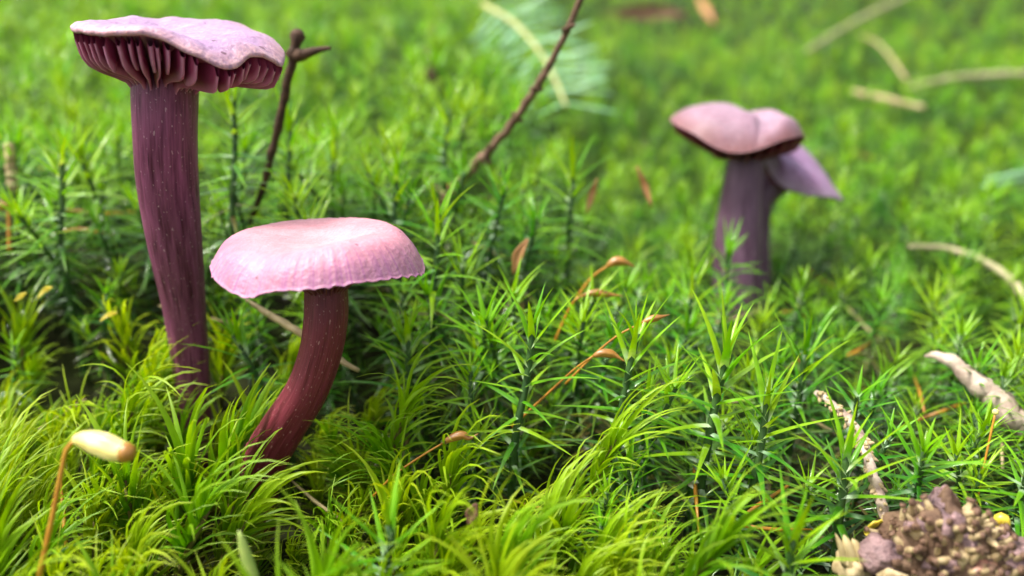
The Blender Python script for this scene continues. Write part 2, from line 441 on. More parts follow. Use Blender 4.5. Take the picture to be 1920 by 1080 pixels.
# small pink mushroom
z2 = [(0, -.09), (40, .0), (90, .02), (140, .04), (180, .07), (210, .02), (228, -.03), (243, -.07), (255, .02), (268, .07), (300, .11), (330, .06), (345, -.03)]
r2 = [(0, 1.35), (60, 1.30), (120, 1.30), (180, 1.33), (225, 1.33), (270, 1.28), (300, 1.30)]
sm_path = [P(611, 510, 10.55), P(612, 545, 10.6), P(611, 600, 10.65), P(600, 665, 10.75), P(574, 735, 10.9), P(533, 800, 11.1), P(497, 860, 11.3), P(478, 910, 11.5), P(470, 980, 11.7)]
sm_path[-1].z = min(sm_path[-1].z, .4)
def dome2(s, d):
    b = spline([(0, .31), (.2, .33), (.4, .37), (.58, .385), (.72, .36), (.84, .28), (.93, .16), (1, 0), (1.1, -.2)], s)
    rt = max(0, math.cos(R(d)))
    b += rt * .07 * ss(s / .6) * ss((1 - s) / .25)
    b += .035 * nz(math.cos(R(d)) * s * 1.8 + 4, math.sin(R(d)) * s * 1.8, 7)
    b += .018 * ss((s - .62) / .38) * math.sin(R(d) * 46 + 3 * nz(d * .05, 1.)) * (.6 + nz(d * .05, 9.))
    return b
make_mushroom('mushroom', 'short mushroom with a smooth pale pink cap and curved maroon stem, beside the tall one', P(600, 492, 10.5),
    lambda d: periodic(r2, d) * (1 + .012 * nz(d * .25, 2.0) + .006 * nz(d * .9, 4)), lambda d: periodic(z2, d) + .02 * nz(d * .22, 5) + .02 * nz(d * .7, 8),
    dome2, [(.2, -.12), (.31, -.10), (.5, -.02), (.7, .06), (.85, .07), (.95, .0), (1, -.03)],
    [(.2, -.36), (.28, -.26), (.5, -.10), (.75, .0), (.92, -.01), (1, -.025)],
    .23, tiltm(-3, 1), sm_path, [.27, .29, .295, .285, .285, .30, .32, .34, .33], M_CAP2, M_STEM2, M_GILL2, n_gill=34, seed=5, lip=.022)

# mauve mushroom further back
D3 = 16.3; K3 = D3 / 18.
z3 = [(0, -.12), (60, .0), (120, .05), (180, .10), (215, .02), (240, -.18), (255, -.20), (275, -.12), (300, .10), (330, .09)]
b3 = P(1388, 490, 16.6)
th_path = [P(1400, 268, D3), P(1399, 300, D3 + .05), P(1392, 350, D3 + .1), P(1385, 430, D3 + .2), P(1382, 500, D3 + .3), P(1380, 600, D3 + .4)]
def dome3(s, d):
    x = s * math.cos(R(d)); y = s * math.sin(R(d))
    b = spline([(0, .36), (.3, .42), (.55, .41), (.75, .33), (.9, .16), (1, 0), (1.1, -.2)], s)
    b -= .17 * math.exp(-((x - .16) / .16) ** 2) * ss((1 - s) / .4)
    b -= .05 * math.exp(-((x - .05) / .03) ** 2) * ss(-y / .3) * ss((1 - s) / .1)
    return b + .05 * nz(x * 2, y * 2, 2)
make_mushroom('mushroom', 'mauve mushroom with a cleft two-lobed cap and greyish violet stem, farther back in the moss', P(1380, 243, D3),
    lambda d: 1.33 * (1 + .04 * nz(math.cos(R(d)) * 2, math.sin(R(d)) * 2, 3)), lambda d: periodic(z3, d),
    dome3, [(.2, -.2), (.31, -.16), (.5, -.06), (.75, .0), (.92, .0), (1, -.03)],
    [(.2, -.62), (.28, -.54), (.5, -.44), (.75, -.37), (.92, -.25), (1, -.05)],
    .27, tiltm(-1, 4), th_path, [.36, .38, .40, .46, .49, .47], M_CAP3, M_STEM3, M_GILL2, n_gill=30, seed=8, short=False)

# violet one leaning out behind it
D4 = 17.4
fo_path = [P(1468, 332, D4), P(1446, 346, D4 - .02), P(1424, 375, D4), P(1416, 440, D4 + .1), P(1418, 500, D4 + .2), P(1418, 600, D4 + .3)]
make_mushroom('mushroom', 'violet mushroom cap tipped sideways behind the mauve two-lobed mushroom', P(1500, 321, D4),
    lambda d: 1.02 * (1 + .08 * nz(math.cos(R(d)) * 2, math.sin(R(d)) * 2, 9)) * periodic([(0, 1.18), (40, .95), (90, .95), (180, .9), (260, .9), (320, 1.0)], d), lambda d: periodic([(0, -.26), (50, .0), (90, .12), (180, .0), (230, -.05), (290, .16), (330, .02)], d),
    lambda s, d: spline([(0, .50), (.3, .47), (.6, .36), (.85, .17), (1, 0), (1.1, -.1)], s),
    [(.2, .0), (.5, .05), (.75, .04), (.92, .0), (1, -.03)], [(.2, -.2), (.5, -.14), (.75, -.1), (1, -.04)],
    .27, tiltm(24, 22), fo_path, [.33, .34, .32, .30, .29, .29], M_CAP4, M_STEM3, M_GILL2, n_gill=24, seed=11, short=False)

STEMS = [(P(1752, 1050, 9.5).x, P(1752, 1050, 9.5).y - .1, 1.0), (P(1640, 1050, 9.5).x, P(1640, 1050, 9.5).y - .1, .5), (P(1880, 1050, 9.5).x, P(1880, 1050, 9.5).y - .1, .6), (P(1750, 1050, 9.5).x - .25, P(1750, 1050, 9.5).y - 1.2, 1.0), (P(1640, 1050, 9.5).x - .3, P(1640, 1050, 9.5).y - 1.1, .9), (P(1640, 1050, 9.5).x - .7, P(1640, 1050, 9.5).y - .5, .5)]     # (x, y, radius) kept clear of moss
for pth, r in ((tall_path, .4), (sm_path, .4), (th_path, .5), (fo_path, .35)):
    for p in smooth_path(pth, 12):
        if p.z < soil(p.x, p.y) + 3.2: STEMS.append((p.x, p.y, r))
def clear(x, y, k=1.0):
    return all((x - a) ** 2 + (y - b) ** 2 > (r * k) ** 2 for a, b, r in STEMS)

# ------------------------------------------------------------------ moss shoots
GA = R(137.5)
def hair_w(w):
    return lambda t: w * (1.0 if t < .12 else (1.0 - (t - .12) / .88) ** .75 + .01)
def hair_leaf(mb, base, az, el, L, wd, curve, a, seg=4):
    ca, sa = math.cos(az), math.sin(az)
    sv = Vector((-sa, ca, 0))
    def d(t):
        e = el + curve * t
        return Vector((ca * math.cos(e), sa * math.cos(e), math.sin(e)))
    mb.leaf(base, d, L, hair_w(wd), seg, .45, sv, a)
def hair_params(rnd, H, k, n):
    """leaf k of n, k = 0 at the foot"""
    u = k / (n - 1)
    z = H * lerp(.22, 1.0, u ** .75)
    f = (H - z) / H
    el = lerp(R(-8), R(66), ss((u - .5) / .5)) + rnd.uniform(-.22, .22)
    L = lerp(.50, .88, ss(u / .5)) * rnd.uniform(.7, 1.2)
    if u > .9: L *= .8
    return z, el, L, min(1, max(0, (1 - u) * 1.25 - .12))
def hair_shoot(H, seed, n=46, bend=.12, seg=4):
    rnd = random.Random(seed)
    bx, by = rnd.uniform(-bend, bend) * H, rnd.uniform(-bend, bend) * H
    def axis(z): q = (z / H) ** 2; return Vector((bx * q, by * q, z))
    st = MB(); zs = [H * i / 6 for i in range(7)]
    st.tube([axis(z) for z in zs], [.055 - .02 * i / 6 for i in range(7)], 5)
    lv = MB()
    for k in range(n):
        z, el, L, a = hair_params(rnd, H, k, n)
        hair_leaf(lv, axis(z), k * GA + rnd.uniform(-.3, .3), el, L, .036 * rnd.uniform(.8, 1.3), rnd.uniform(-.6, -.1), a, seg)
    return st, lv
def broom_shoot(H, seed, n=58, seg=6, hook=1.0, wide=1.0):
    rnd = random.Random(seed)
    lean = rnd.uniform(.05, .45)
    def axis(z): q = (z / H) ** 1.6; return Vector((lean * q * H, 0, z))
    st = MB(); st.tube([axis(H * i / 4) for i in range(5)], [.05, .05, .045, .04, .02], 5)
    lv = MB()
    for k in range(n):
        u = k / (n - 1); z = H * lerp(.12, .97, u ** .85)
        az = k * GA + rnd.uniform(-.4, .4)
        rad = Vector((math.cos(az), math.sin(az), 0))
        d0 = (Vector((.10, 0, 1)) + rad * lerp(.75, .22, u) * rnd.uniform(.7, 1.2)).normalized()
        tgt = Vector((1, rnd.uniform(-.45, .45), rnd.uniform(-.55, .1))).normalized()
        c = rnd.uniform(.65, 1.25) * hook; pw = rnd.uniform(1.1, 1.7)
        if rnd.random() < .12: tgt = (rad + Vector((0, 0, -.2))).normalized()
        L = lerp(.85, 1.2, u) * rnd.uniform(.7, 1.25)
        wd = .029 * rnd.uniform(.75, 1.3) * wide
        tw = rnd.uniform(-1, 1)
        sv = Vector((-math.sin(az + tw), math.cos(az + tw), .15))
        lv.leaf(axis(z), lambda t: d0 * (1 - c * t ** pw) + tgt * (c * t ** pw), L,
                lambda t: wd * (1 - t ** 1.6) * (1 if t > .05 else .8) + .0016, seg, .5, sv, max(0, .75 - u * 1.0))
    return st, lv

HV = [hair_shoot(3.0, 100 + i, n=[54, 46, 60, 40, 50, 56, 44, 38, 62, 48][i], bend=[.12, .2, .1, .3, .15, .25, .1, .35, .12, .2][i]) for i in range(10)]
BV = [broom_shoot(1.65, 200 + i, n=[44, 38, 48, 36, 46, 40, 30][i], hook=[1, .85, 1.1, .75, 1.05, .9, .6][i], wide=[1, 1.2, .9, 1.35, 1, 1.1, 1.5][i]) for i in range(7)]
HME = [(s.mesh('stem', M_STEM), l.mesh('leaves', M_HAIR)) for s, l in HV]
BME = [(s.mesh('stem', M_BSTEM), l.mesh('leaves', M_BROOM)) for s, l in BV]
def whole(pair, mats, nm):       # stem and leaves in one mesh, for the uncounted mass
    m = MB(); s, l = pair
    m.v = s.v + l.v; n = len(s.v); m.f = s.f + [tuple(i + n for i in f) for f in l.f]; m.uv = s.uv + l.uv; m.at = [.9] * n + l.at
    me = m.mesh(nm, mats[0]); me.materials.append(mats[1])
    me.polygons.foreach_set('material_index', [0] * len(s.f) + [1] * len(l.f)); return me

hair_pts, broom_pts = [], []
rnd = random.Random(42)
def wedge(y): return 6.5 + y * .82
y = 3.0
while y < 95:
    sp = .66 if y < 22 else (.74 if y < 45 else 1.1)
    x = -wedge(y)
    while x < wedge(y):
        X = x + rnd.uniform(-.48, .48) * sp; Y = y + rnd.uniform(-.48, .48) * sp
        e = broom_edge(X)
        pb = ss((e - Y) / 2.0 + .5)
        pb = max(pb, .16 * (1 - ss((Y - e) / 3)))
        shade = any(Y < sy and sy - Y < 2.4 and abs(X - sx * Y / sy) < .75 for sx, sy in ((sm_path[-2].x, sm_path[-2].y), (tall_path[-2].x, tall_path[-2].y)))
        if rnd.random() >= pb and clear(X, Y, 1.15) and Y > 6.2 and not shade:
            H = moss_height(X, Y) * rnd.uniform(.62, 1.2)
            if Y < e + 1: H *= .82
            hair_pts.append((X, Y, H / 3.0, rnd.uniform(0, 6.28), rnd.uniform(-.16, .16), rnd.uniform(-.16, .16), rnd.randrange(10)))
        x += sp
    y += sp
y = 3.0
while y < 16:
    sp = .52; x = -wedge(y)
    while x < wedge(y):
        X = x + rnd.uniform(-.48, .48) * sp; Y = y + rnd.uniform(-.48, .48) * sp
        e = broom_edge(X); pb = max(ss((e - Y) / 2.0 + .5), .14 * (1 - ss((Y - e) / 3)))
        if rnd.random() < pb and clear(X, Y, .95):
            a = 1.4 * nz(X * .35, Y * .35, 12) * 2.2 + rnd.uniform(-.7, .7) - .15
            s = rnd.uniform(.72, 1.22) * (1 + .45 * nz(X * .5, Y * .5, 2))
            for sx, sy, sr in ((sm_path[-2].x, sm_path[-2].y, .8), (tall_path[-2].x, tall_path[-2].y, .6)):   # lower turf before the stems
                k_ = Y / sy
                if k_ < 1.02 and abs(X - sx * k_) < sr and sy - Y < 2.2: s *= .6
            s *= .9
            broom_pts.append((X, Y, s, a, rnd.uniform(-.22, .22), rnd.uniform(-.1, .3), rnd.randrange(7)))
        x += sp
    y += sp

def shoot_xform(o, q):
    X, Y, s, a, rx, ry, k = q
    o.location = Vector((X, Y, soil(X, Y) - .06)) * U
    o.rotation_euler = (rx, ry, a); o.scale = (s, s, s)
def in_frame(q, h):
    px, py, D = project((q[0], q[1], soil(q[0], q[1]) + h * q[2]))
    return (-30 < px < 1950 and -20 < py < 1110, D)
def pick(pts, h, n, y0=0):
    vis = []; rest = []
    for q in pts:
        ok, D = in_frame(q, h)
        (vis if ok else rest).append((D, q))
    vis.sort(key=lambda a: a[0])
    return [q for _, q in vis[:n]], [q for _, q in vis[n:]] + [q for _, q in rest]

# ---- single shoots that stand out in the photograph; every leaf an object
LEAFME = {}
def leaf_mesh(cls, var):
    if (cls, var) not in LEAFME:
        r_ = random.Random(cls * 10 + var); m = MB()
        hair_leaf(m, (0, 0, 0), 0, 0, 1.0, .046, [-.12, -.3, -.5][var], [.0, .35, .85][cls], 6)
        LEAFME[(cls, var)] = m.mesh('leaf', M_HAIR)
    return LEAFME[(cls, var)]
HERO_XY = []
def hero(label, crown, D, low, Dl, n=44, size=1.0, seed=0, spread=0.0):
    rnd = random.Random(seed)
    top = P(*crown, D); lo = P(*low, Dl)
    foot = Vector((lo.x + rnd.uniform(-.1, .1), lo.y + rnd.uniform(-.1, .2), soil(lo.x, lo.y) - .05))
    root = empty('haircap_moss_shoot', foot, label, 'moss shoot', 'haircap moss shoots standing out of the carpet')
    path = smooth_path([foot, lo, lo.lerp(top, .55) + Vector((rnd.uniform(-.05, .05), 0, 0)), top], 20) if (lo - foot).length > .3 else smooth_path([foot, foot.lerp(top, .5) + Vector((.08, 0, 0)), top], 20)
    st = MB(); st.tube(path, [lerp(.075, .045, i / 19) * size for i in range(20)], 7); st.build('stem', M_STEM, root)
    Ltot = sum((b - a).length for a, b in zip(path, path[1:]))
    for k in range(n):
        u = k / (n - 1); f = max(0, 1 - (1 - u) * min(1, 2.8 / Ltot)) if Ltot > 2.8 else lerp(.2, 1, u)
        f = lerp(f, 1, .15 * u)
        x = min(.999, f) * 19; i = int(x); p = path[i].lerp(path[i + 1], x - i)
        el = lerp(R(2), R(74), ss((u - .5) / .5)) + rnd.uniform(-.2, .2) - spread * (1 - u)
        cls = 0 if u > .72 else (1 if u > .42 else 2)
        o = bpy.data.objects.new('leaf', leaf_mesh(cls, rnd.randrange(3))); COL.objects.link(o); o.parent = root
        o.location = (p - foot) * U
        o.rotation_euler = (0, -el, k * GA + rnd.uniform(-.3, .3)); 
        s = lerp(.70, 1.0, ss(u / .55)) * rnd.uniform(.82, 1.15) * size
        if u > .93: s *= .75
        o.scale = (s, s * 1.0, s)
    HERO_XY.append((foot.x, foot.y))
    return root
hero('green haircap moss shoot with a bare dark bent stem, among the broom moss', (1000, 610), 10.8, (965, 830), 11.0, seed=1, n=40)
hero('haircap moss shoot with a thick green stem beside the orange capsule stalks', (1195, 625), 10.9, (1155, 870), 11.1, seed=2, n=44)
hero('large star-headed haircap moss shoot with pale shining leaves', (1362, 670), 10.6, (1322, 860), 10.9, seed=3, n=54, size=1.12)
hero('short dark bluish haircap moss star beside the pink-capped mushroom', (768, 625), 12.0, (765, 700), 12.1, seed=4, n=40, spread=.3)
hero('haircap moss shoot standing close beside the tall purple stem under its cap', (437, 175), 13.6, (437, 420), 13.7, seed=5, n=44)
hero('haircap moss shoot with a straight green stem next to the forked dead twig', (545, 235), 14.2, (538, 400), 14.2, seed=6, n=40)
hero('haircap moss shoot with a dark stem and wet white glints, beyond the tall mushroom', (115, 290), 13.6, (115, 465), 13.7, seed=7, n=44)
hero('tall haircap moss shoot where the thin brown twig meets the moss', (845, 200), 16.0, (833, 350), 16.0, seed=8, n=44)
hero('haircap moss shoot between the forked twig and the thin brown twig', (632, 255), 15.2, (622, 390), 15.2, seed=9, n=40)
hero('haircap moss shoot rising just behind the pink cap', (745, 315), 13.8, (738, 420), 13.8, seed=10, n=42)
hero('haircap moss shoot halfway between the thin brown twig and the mauve mushroom', (1072, 310), 14.6, (1068, 400), 14.7, seed=11, n=42)
hero('long-stemmed haircap moss shoot at the rim of the pink cap', (822, 400), 12.5, (810, 580), 12.6, seed=12, n=44)
hero('haircap moss shoot at the foot of the mauve mushroom', (1300, 520), 13.6, (1290, 600), 13.7, seed=13, n=44)
hero('dark-stemmed haircap moss shoot beside the large star-headed one', (1440, 735), 10.5, (1415, 900), 10.6, seed=14, n=46)
hero('broad haircap moss star beside the knobbly bare twig', (1585, 850), 10.0, (1575, 960), 10.1, seed=15, n=46, size=1.05)
hero('wide-leaved haircap moss star next to the broken branch end', (1487, 1010), 9.0, (1480, 1075), 9.1, seed=16, n=40, size=1.0)
hero('pale haircap moss star low among the broom moss in front', (728, 985), 8.9, (725, 1050), 9.0, seed=17, n=38, size=.95)
hero('haircap moss shoot with grey-green leaves near the start of the knobbly twig', (1510, 665), 11.8, (1500, 740), 11.9, seed=18, n=42)

hair_pts = [q for q in hair_pts if all((q[0] - a) ** 2 + (q[1] - b) ** 2 > .3 ** 2 for a, b in HERO_XY)]
near_h, rest_h = pick(hair_pts, 3.0, 240)
near_b, rest_b = pick(broom_pts, 1.6, 270)
MARKS = [('at the foot of the tall purple stem', tall_path[-2], 1.3), ('at the foot of the curved maroon stem', sm_path[-2], 1.25),
         ('around the foot of the mauve mushroom', th_path[-2], 1.6), ('beside the broken branch end', P(1752, 1050, 9.5), 1.9),
         ('around the yellow nodding capsule stalk', P(78, 1060, 8.7), 1.3), ('beside the brown beaked capsule', P(840, 830, 10.4), 1.0),
         ('along the thick pale flaky stick', P(1850, 735, 12.2), 1.6), ('below the overhanging pink cap', P(700, 560, 10.9), 1.1),
         ('around the pale low haircap star', P(728, 985, 8.9), .9), ('beside the blunt conifer needle', P(470, 1070, 8.7), .9),
         ('around the large star-headed haircap shoot', P(1330, 860, 10.9), .9), ('beside the knobbly bare twig', P(1612, 815, 10.7), 1.1),
         ('around the foot of the forked dead twig', P(480, 400, 14.1), 1.4), ('where the thin brown twig meets the moss', P(840, 370, 15.7), 1.4),
         ('around the short dark bluish moss star', P(766, 700, 12.1), .9), ('below the arching capsule stalks', P(1080, 600, 12.4), 1.1),
         ('beside the thick-stemmed haircap shoot', P(1155, 870, 11.1), .8), ('beside the bent dark-stemmed haircap shoot', P(965, 830, 11.0), .8),
         ('around the wet-glinting shoot beyond the tall mushroom', P(115, 465, 13.7), 1.5), ('around the broad haircap star by the knobbly twig', P(1575, 960, 10.1), .8),
         ('beside the small yellow leaf scraps', P(110, 565, 12.6), 1.3), ('behind the pale straw stalk', P(560, 600, 12.6), 1.0)]
def where(q):
    best = None
    for txt, p, r in MARKS:
        d = math.hypot(q[0] - p.x, q[1] - p.y) / r
        if d < 1 and (best is None or d < best[0]): best = (d, txt)
    return best[1] if best else None
def plant(q, name, meshes, kind, generic, cat, group):
    r_ = bpy.data.objects.new(name, None); COL.objects.link(r_); r_.empty_display_size = .005
    wtxt = where(q)
    if not wtxt and name.startswith('haircap'):
        if q[2] > .98: generic, group = 'tall upright haircap moss plant overtopping its neighbours in the open carpet', 'tall haircap moss plants'
        elif q[2] < .68: generic, group = 'low stunted haircap moss plant between taller ones in the open carpet', 'low haircap moss plants'
    tag(r_, kind + ' ' + wtxt if wtxt else generic, cat, (group + ' ' + wtxt) if wtxt else group)
    shoot_xform(r_, q)
    for me in meshes[q[6]]:
        c = bpy.data.objects.new('stem' if me.name.startswith('stem') else 'leaves', me); COL.objects.link(c); c.parent = r_
for q in near_h:
    plant(q, 'haircap_moss_plant', HME, 'small spiky haircap moss plant', 'small upright haircap moss plant with spiky leaves in the open carpet', 'moss shoot', 'haircap moss plants')
for q in near_b:
    plant(q, 'broom_moss_tuft', BME, 'fine-leaved broom moss tuft', 'yellow-green broom moss tuft with fine curved leaves swept sideways', 'moss tuft', 'broom moss tufts')
# broom tufts that stand out on their own
def big_broom(label, foot_px, D, H, a, tilt, seed, n, hook, wide):
    p = P(*foot_px, D); p.z = max(.05, min(p.z, soil(p.x, p.y) + .6))
    r_ = empty('broom_moss_tuft', p, label, 'moss tuft', 'broom moss tufts that stand out')
    r_.rotation_euler = (0, tilt, a)
    st, lv = broom_shoot(H, seed, n=n, hook=hook, wide=wide, seg=8)
    for m_, nm_, mt_ in ((st, 'stem', M_BSTEM), (lv, 'leaves', M_BROOM)):
        c = bpy.data.objects.new(nm_, m_.mesh(nm_, mt_)); COL.objects.link(c); c.parent = r_
big_broom('bright broom moss tuft hooked over in a curl beside the tall stem', (190, 800), 11.6, 1.7, .1, .1, 301, 40, 1.35, 1.1)
big_broom('upright broom moss tuft with broad blades in front of the tall stem', (330, 930), 10.8, 1.75, .3, .15, 302, 30, .45, 2.0)
big_broom('broom moss tuft swept across the foot of the curved maroon stem', (380, 1010), 10.2, 1.2, .1, .5, 303, 42, .9, 1.3)
big_broom('feathery broom moss tuft arching beside the curved maroon stem', (690, 820), 11.2, 2.0, .2, .2, 304, 46, 1.0, 1.1)
big_broom('golden broom moss tuft below the slanting capsule stalks', (1060, 900), 10.4, 2.0, .1, .2, 305, 46, 1.05, 1.1)
big_broom('broad-leaved broom moss tuft arching near the broken branch end', (1230, 1060), 9.0, 1.7, .1, .25, 306, 44, .95, 1.4)

def scatter(name, pts, meshes, label, cat):
    col = bpy.data.collections.new(name + '_kinds')
    for i, me in enumerate(meshes):
        col.objects.link(bpy.data.objects.new('%s_kind_%02d' % (name, i), me))
    me = bpy.data.meshes.new(name)
    me.from_pydata([(q[0] * U, q[1] * U, (soil(q[0], q[1]) - .06) * U) for q in pts], [], [])
    for an, ty, vals in (('rot', 'FLOAT_VECTOR', [c for q in pts for c in (q[4], q[5], q[3])]), ('scl', 'FLOAT', [q[2] for q in pts]), ('kid', 'INT', [q[6] for q in pts])):
        at = me.attributes.new(an, ty, 'POINT'); at.data.foreach_set('vector' if ty == 'FLOAT_VECTOR' else 'value', vals)
    ob = bpy.data.objects.new(name, me); COL.objects.link(ob)
    ng = bpy.data.node_groups.new(name, 'GeometryNodeTree')
    ng.interface.new_socket('Geometry', in_out='INPUT', socket_type='NodeSocketGeometry')
    ng.interface.new_socket('Geometry', in_out='OUTPUT', socket_type='NodeSocketGeometry')
    gi = ng.nodes.new('NodeGroupInput'); gout = ng.nodes.new('NodeGroupOutput')
    ci = ng.nodes.new('GeometryNodeCollectionInfo'); ci.inputs['Collection'].default_value = col
    ci.inputs['Separate Children'].default_value = True; ci.inputs['Reset Children'].default_value = True
    ip = ng.nodes.new('GeometryNodeInstanceOnPoints'); ip.inputs['Pick Instance'].default_value = True
    def na(n_, dt):
        a = ng.nodes.new('GeometryNodeInputNamedAttribute'); a.data_type = dt; a.inputs['Name'].default_value = n_; return a.outputs['Attribute']
    L = ng.links
    e2r = ng.nodes.new('FunctionNodeEulerToRotation'); L.new(na('rot', 'FLOAT_VECTOR'), e2r.inputs[0])
    L.new(gi.outputs[0], ip.inputs['Points']); L.new(ci.outputs[0], ip.inputs['Instance'])
    L.new(na('kid', 'INT'), ip.inputs['Instance Index']); L.new(e2r.outputs[0], ip.inputs['Rotation']); L.new(na('scl', 'FLOAT'), ip.inputs['Scale'])
    L.new(ip.outputs[0], gout.inputs[0])
    md = ob.modifiers.new('scatter', 'NODES'); md.node_group = ng
    ob['kind'] = 'stuff'; ob['label'] = label; ob['category'] = cat
    return ob
scatter('haircap_moss_undergrowth', rest_h, [whole(p, (M_STEM, M_HAIR), 'haircap') for p in HV], 'dense carpet of green haircap moss spreading over the slope', 'moss')
scatter('broom_moss_undergrowth', rest_b, [whole(p, (M_BSTEM, M_BROOM), 'broom') for p in BV], 'soft yellow-green broom moss filling in between the tufts', 'moss')

# ------------------------------------------------------------------ twigs and sticks
def twig(name, label, cat, pts, radii, mat, seg=8, n=40, rough=.12, knots=(), seed=0, group=None, side=(), extra=None):
    path = smooth_path(pts, n); tab = [(i / (len(radii) - 1), r) for i, r in enumerate(radii)]
    rad = []
    for i in range(n):
        t = i / (n - 1); r = interp(tab, t) * (1 + rough * nz(t * n * .5, seed * 3.7))
        for kt, kr in knots: r += kr * math.exp(-((t - kt) / .012) ** 2)
        rad.append(r)
    wob = [Vector((nz(i * .35, seed, 1), nz(i * .35, seed, 2), nz(i * .35, seed, 3))) * rad[i] * .5 for i in range(n)]
    path = [p + q for p, q in zip(path, wob)]
    root = empty(name, path[0], label, cat, group)
    m = MB(); m.tube(path, rad, seg, wob=lambda t, a: 1 + rough * nz(math.cos(a) * 2 + seed, math.sin(a) * 2, t * 20)); m.build('shaft', mat, root)
    for j, (spts, srad) in enumerate(side):
        q = MB(); sp_ = smooth_path(spts, 14)
        q.tube(sp_, [interp([(k / (len(srad) - 1), r) for k, r in enumerate(srad)], i / 13) * (1 + .2 * nz(i * .8, j, seed)) for i in range(14)], 7); q.build('side_shoot', mat, root)
    if extra: extra(root, path, rad)
    return root
twig('forked_twig', 'dark dead twig with a knobbly tip and a short side shoot, behind the tall mushroom', 'twig',
     [P(468, 420, 14.2), P(495, 345, 13.8), P(522, 235, 13.4), P(543, 135, 13.1), P(554, 90, 13.0), P(555, 60, 13.0)], [.045, .052, .065, .068, .07, .085], M_TWIG,
     knots=[(.98, .06), (.9, .06), (.7, .02), (.55, .03), (.42, .02), (.3, .03)], seed=2,
     side=[([P(553, 108, 13.0), P(580, 99, 12.95), P(600, 93, 12.9), P(620, 90, 12.85)], [.10, .08, .055, .03]), ([P(556, 100, 13.), P(566, 104, 12.98), P(575, 107, 12.97)], [.08, .11, .05])])
def pegs_on(nn, h, r, mat, seed):
    def f(root, path, rad):
        rnd = random.Random(seed); m = MB(); m.tube([(0, 0, 0), (0, 0, h * .6), (0, 0, h)], [r, r * .8, r * .3], 5); me = m.mesh('needle_base', mat)
        for k in range(nn):
            i = rnd.randrange(1, len(path) - 1); t = (path[i + 1] - path[i - 1]).normalized()
            v = Vector((rnd.gauss(0, 1), rnd.gauss(0, 1), rnd.gauss(0, 1))); v = (v - t * v.dot(t)).normalized()
            p = path[i].lerp(path[i + 1], rnd.random()) + v * rad[i] * .6
            o = bpy.data.objects.new('needle_base', me); COL.objects.link(o); o.parent = root
            o.location = (p * U - root.location); o.rotation_euler = (v + t * .8).to_track_quat('Z', 'Y').to_euler()
            s = rnd.uniform(.7, 1.3); o.scale = (s, s, s)
    return f
twig('thin_twig', 'long thin brown twig slanting up in front of the fir sprig', 'twig',
     [P(825, 385, 15.9), P(850, 352, 15.6), P(898, 303, 15.2), P(965, 225, 14.6), P(1020, 140, 14.1), P(1062, 60, 13.7), P(1092, -10, 13.4), P(1115, -70, 13.2)],
     [.09, .085, .085, .075, .07, .06, .055, .05], M_TWIG2, knots=[(.26, .07), (.2, .03), (.45, .02), (.62, .015)], n=70, seed=5, extra=pegs_on(26, .09, .04, M_TWIG2, 3))
def dm(px, py, off=0.0): return P(px, py, on_moss(px, py, off))
twig('pale_stick', 'pale beige straight stick lying on the far moss', 'stick', [dm(1510, 98, .3), dm(1560, 66, .5), dm(1640, 22, .6), dm(1720, -15, .6)], [.09, .12, .14, .14], M_PALE, seed=7)
twig('yellowish_stick', 'short yellow-brown stick lying across the far moss', 'stick', [dm(1598, 172, .3), dm(1660, 186, .35), dm(1732, 202, .3)], [.10, .12, .08], M_STRAW, seed=8)
twig('grey_branch', 'thin grey-green branch lying level on the far moss', 'stick', [dm(1700, 165, .3), dm(1760, 152, .4), dm(1830, 143, .4), dm(1960, 138, .4)], [.08, .12, .14, .15], M_PALE, seed=9, knots=[(.3, .08)])
twig('thin_stalk', 'thin tan stalk between the straight stick and the yellow-brown stick', 'stick', [dm(1610, 65, .4), dm(1650, 85, .4), dm(1700, 150, .3)], [.05, .07, .06], M_STRAW, seed=10)
twig('bent_pale_twig', 'bent pale twig curving through the moss beyond the thick pale stick', 'twig', [dm(1705, 463, .2), dm(1770, 465, .25), dm(1830, 483, .3), dm(1890, 520, .3), dm(1935, 575, .2)], [.05, .07, .085, .09, .09], M_PALE, seed=11)
twig('thick_pale_stick', 'thick pale flaky-barked stick lying half sunk in the moss', 'stick', [P(1735, 668, 12.9), P(1765, 668, 12.6), P(1805, 695, 12.4), P(1850, 735, 12.2), P(1905, 785, 12.0), P(1990, 850, 11.8)], [.03, .11, .17, .21, .22, .22], M_BARK, seed=12, rough=.16, n=34)
twig('knobbly_twig', 'beige knobbly bare conifer twig leading to the broken branch end', 'twig', [P(1530, 735, 11.6), P(1575, 770, 11.2), P(1612, 815, 10.7), P(1633, 880, 10.2), P(1652, 940, 9.9), P(1668, 1000, 9.7)], [.04, .055, .065, .065, .07, .065], M_BARK, seed=13, rough=.15, n=60, extra=pegs_on(80, .085, .03, M_PEG, 5))
twig('straw_piece', 'pale straw-coloured stalk lying behind the maroon stem', 'stick', [P(462, 562, 12.3), P(505, 590, 12.1), P(560, 622, 11.9), P(620, 665, 11.7), P(672, 695, 11.5)], [.03, .055, .06, .06, .03], M_STRAW, seed=14)
twig('upright_brown_stem', 'blurred brown upright stem in the far moss beyond the forked twig', 'twig', [dm(805, 150, .1), dm(808, 100, 0) + Vector((0, 0, .3)), dm(812, 60, 0) + Vector((0, 0, .2))], [.2, .16, .1], M_TWIG, seed=15)

